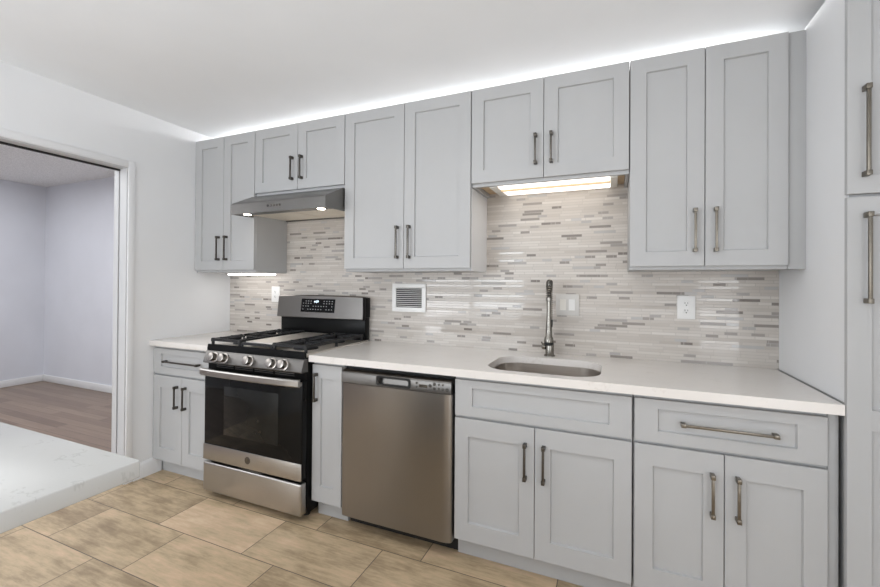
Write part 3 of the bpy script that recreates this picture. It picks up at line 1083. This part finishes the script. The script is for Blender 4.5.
# outer skin as a shell: top, front, back and the two cheeks
top = [(-0.516, 1.757), (-0.516, 1.822), (-0.510, 1.829), (-0.345, 1.906), (-0.013, 1.906), (-0.013, 1.776), (-0.024, 1.776), (-0.024, 1.895), (-0.348, 1.895), (-0.504, 1.823), (-0.504, 1.757)]
prism_x(bm, top, HX0 + 0.008, HX1 - 0.008)
side_p = [(-0.516, 1.757), (-0.516, 1.822), (-0.510, 1.829), (-0.345, 1.906), (-0.013, 1.906), (-0.013, 1.776)]
prism_x(bm, side_p, HX0, HX0 + 0.0079)
prism_x(bm, side_p, HX1 - 0.0079, HX1)
hb = obj('canopy', bm, 'steel_hood', t)
# bottom pan with lamp zone and two filters
bm = bmesh.new()
prism_x(bm, [(-0.503, 1.764), (-0.503, 1.770), (-0.405, 1.772), (-0.405, 1.766)], HX0 + 0.009, HX1 - 0.009)
obj('lamp_panel', bm, 'steel_hood', t)
xm = (HX0 + HX1) / 2
for a, b in ((HX0 + 0.010, xm - 0.004), (xm + 0.004, HX1 - 0.010)):
    bm = bmesh.new()
    prism_x(bm, [(-0.402, 1.776), (-0.402, 1.784), (-0.026, 1.792), (-0.026, 1.784)], a, b)
    obj('grease_filter', bm, 'filter', t)
for lx in (-1.555, -0.952):
    bm = bmesh.new()
    lathe(bm, (lx, -0.455, 1.7655), (0, 0, -1), [(0.036, 0), (0.036, 0.003), (0.032, 0.005), (0.031, 0.003), (0.001, 0.003)], 28)
    f = obj('lamp', bm, 'chrome', t)
    bm = bmesh.new()
    lathe(bm, (lx, -0.455, 1.7622), (0, 0, -1), [(0.026, 0), (0.024, 0.003), (0.001, 0.004)], 28)
    obj('lamp_lens', bm, 'lamp', f)
for i in range(5):
    bm = bmesh.new()
    x = -1.318 + i * 0.024
    lathe(bm, (x, -0.5163, 1.795), (0, -1, 0), [(0.008, 0), (0.0075, 0.003), (0.0005, 0.0035)], 16)
    obj('button', bm, 'darkprint' if i == 0 else 'chrome', hb)

# ---------------------------------------------------------------- things on the backsplash
YS = -0.0105
t = thing('wall_vent', 'small white louvred vent grille on the mosaic right of the range', 'vent', (-0.576, YS, 1.217))
bm = bmesh.new()
vx0, vx1, vz0, vz1 = -0.700, -0.452, 1.123, 1.312
w = 0.030
box(bm, vx0, vx1, YS - 0.010, YS - 0.0003, vz1 - w, vz1, bev=0.002)
box(bm, vx0, vx1, YS - 0.010, YS - 0.0003, vz0, vz0 + w, bev=0.002)
box(bm, vx0, vx0 + w - 0.002, YS - 0.010, YS - 0.0003, vz0 + w, vz1 - w)
box(bm, vx1 - w + 0.002, vx1, YS - 0.010, YS - 0.0003, vz0 + w, vz1 - w)
obj('frame', bm, 'white', t)
obj('duct_opening', B(vx0 + w - 0.002, vx1 - w + 0.002, YS - 0.0018, YS - 0.0004, vz0 + w, vz1 - w), 'gap', t)
nl = 10
for i in range(nl):
    z = vz0 + w + (vz1 - vz0 - 2 * w) * (i + 0.5) / nl
    bm = bmesh.new()
    prism_x(bm, [(YS - 0.0022, z + 0.0005), (YS - 0.0022, z + 0.0030), (YS - 0.0075, z + 0.0012), (YS - 0.0075, z - 0.0013)], vx0 + w - 0.002, vx1 - w + 0.002)
    obj('louvre', bm, 'white', t)


def plate(t, x0, x1, z0, z1, mat='white'):
    obj('cover_plate', B(x0, x1, YS - 0.006, YS - 0.0003, z0, z1, bev=0.0025), mat, t)


t = thing('light_switch', 'white double rocker switch plate on the mosaic right of the faucet', 'light switch', (0.432, YS, 1.197))
plate(t, 0.369, 0.495, 1.136, 1.258, 'plate')
for cx in (0.408, 0.456):
    bm = bmesh.new()
    prism_x(bm, [(YS - 0.0063, 1.166), (YS - 0.0070, 1.166), (YS - 0.0085, 1.197), (YS - 0.0110, 1.229), (YS - 0.0063, 1.229)], cx - 0.0165, cx + 0.0165)
    obj('rocker', bm, 'ivory' if cx < 0.43 else 'white', t)


def outlet(label, cx, cz):
    t = thing('wall_outlet', label, 'outlet', (cx, YS, cz), 'outlets on the mosaic')
    plate(t, cx - 0.0405, cx + 0.0405, cz - 0.060, cz + 0.060)
    fc = obj('face', B(cx - 0.0170, cx + 0.0170, YS - 0.0085, YS - 0.0062, cz - 0.034, cz + 0.034, bev=0.001), 'white', t)
    for s in (-1, 1):
        bm = bmesh.new()
        zc = cz + s * 0.019
        yy = (YS - 0.0092, YS - 0.0086)
        box(bm, cx - 0.0075, cx - 0.0050, *yy, zc - 0.001, zc + 0.008)
        box(bm, cx + 0.0050, cx + 0.0070, *yy, zc - 0.001, zc + 0.007)
        lathe(bm, (cx, YS - 0.0086, zc - 0.008), (0, -1, 0), [(0.003, 0), (0.003, 0.0006)], 10)
        obj('socket_holes', bm, 'darkprint', fc)


outlet('white double outlet on the mosaic toward the right corner', 1.0155, 1.200)
outlet('white outlet on the mosaic left of the range control panel', -1.732, 1.222)

# ---------------------------------------------------------------- peninsula in the foreground
t = thing('peninsula', 'white veined quartz peninsula top in the left foreground', 'countertop', (-0.8, -2.6, 0))
bm = slab_hole(-1.30, -0.300, -3.20, -1.902, 0.874, ZT)
es = [e for e in bm.edges if len(e.link_faces) == 2 and e.calc_face_angle(0) > 1]
bmesh.ops.bevel(bm, geom=es, offset=0.004, segments=3, profile=0.5, affect='EDGES')
obj('worktop', bm, 'quartz_white', t)
obj('base', B(-1.27, -0.33, -3.17, -2.28, 0.0, 0.8735), 'cab', t)
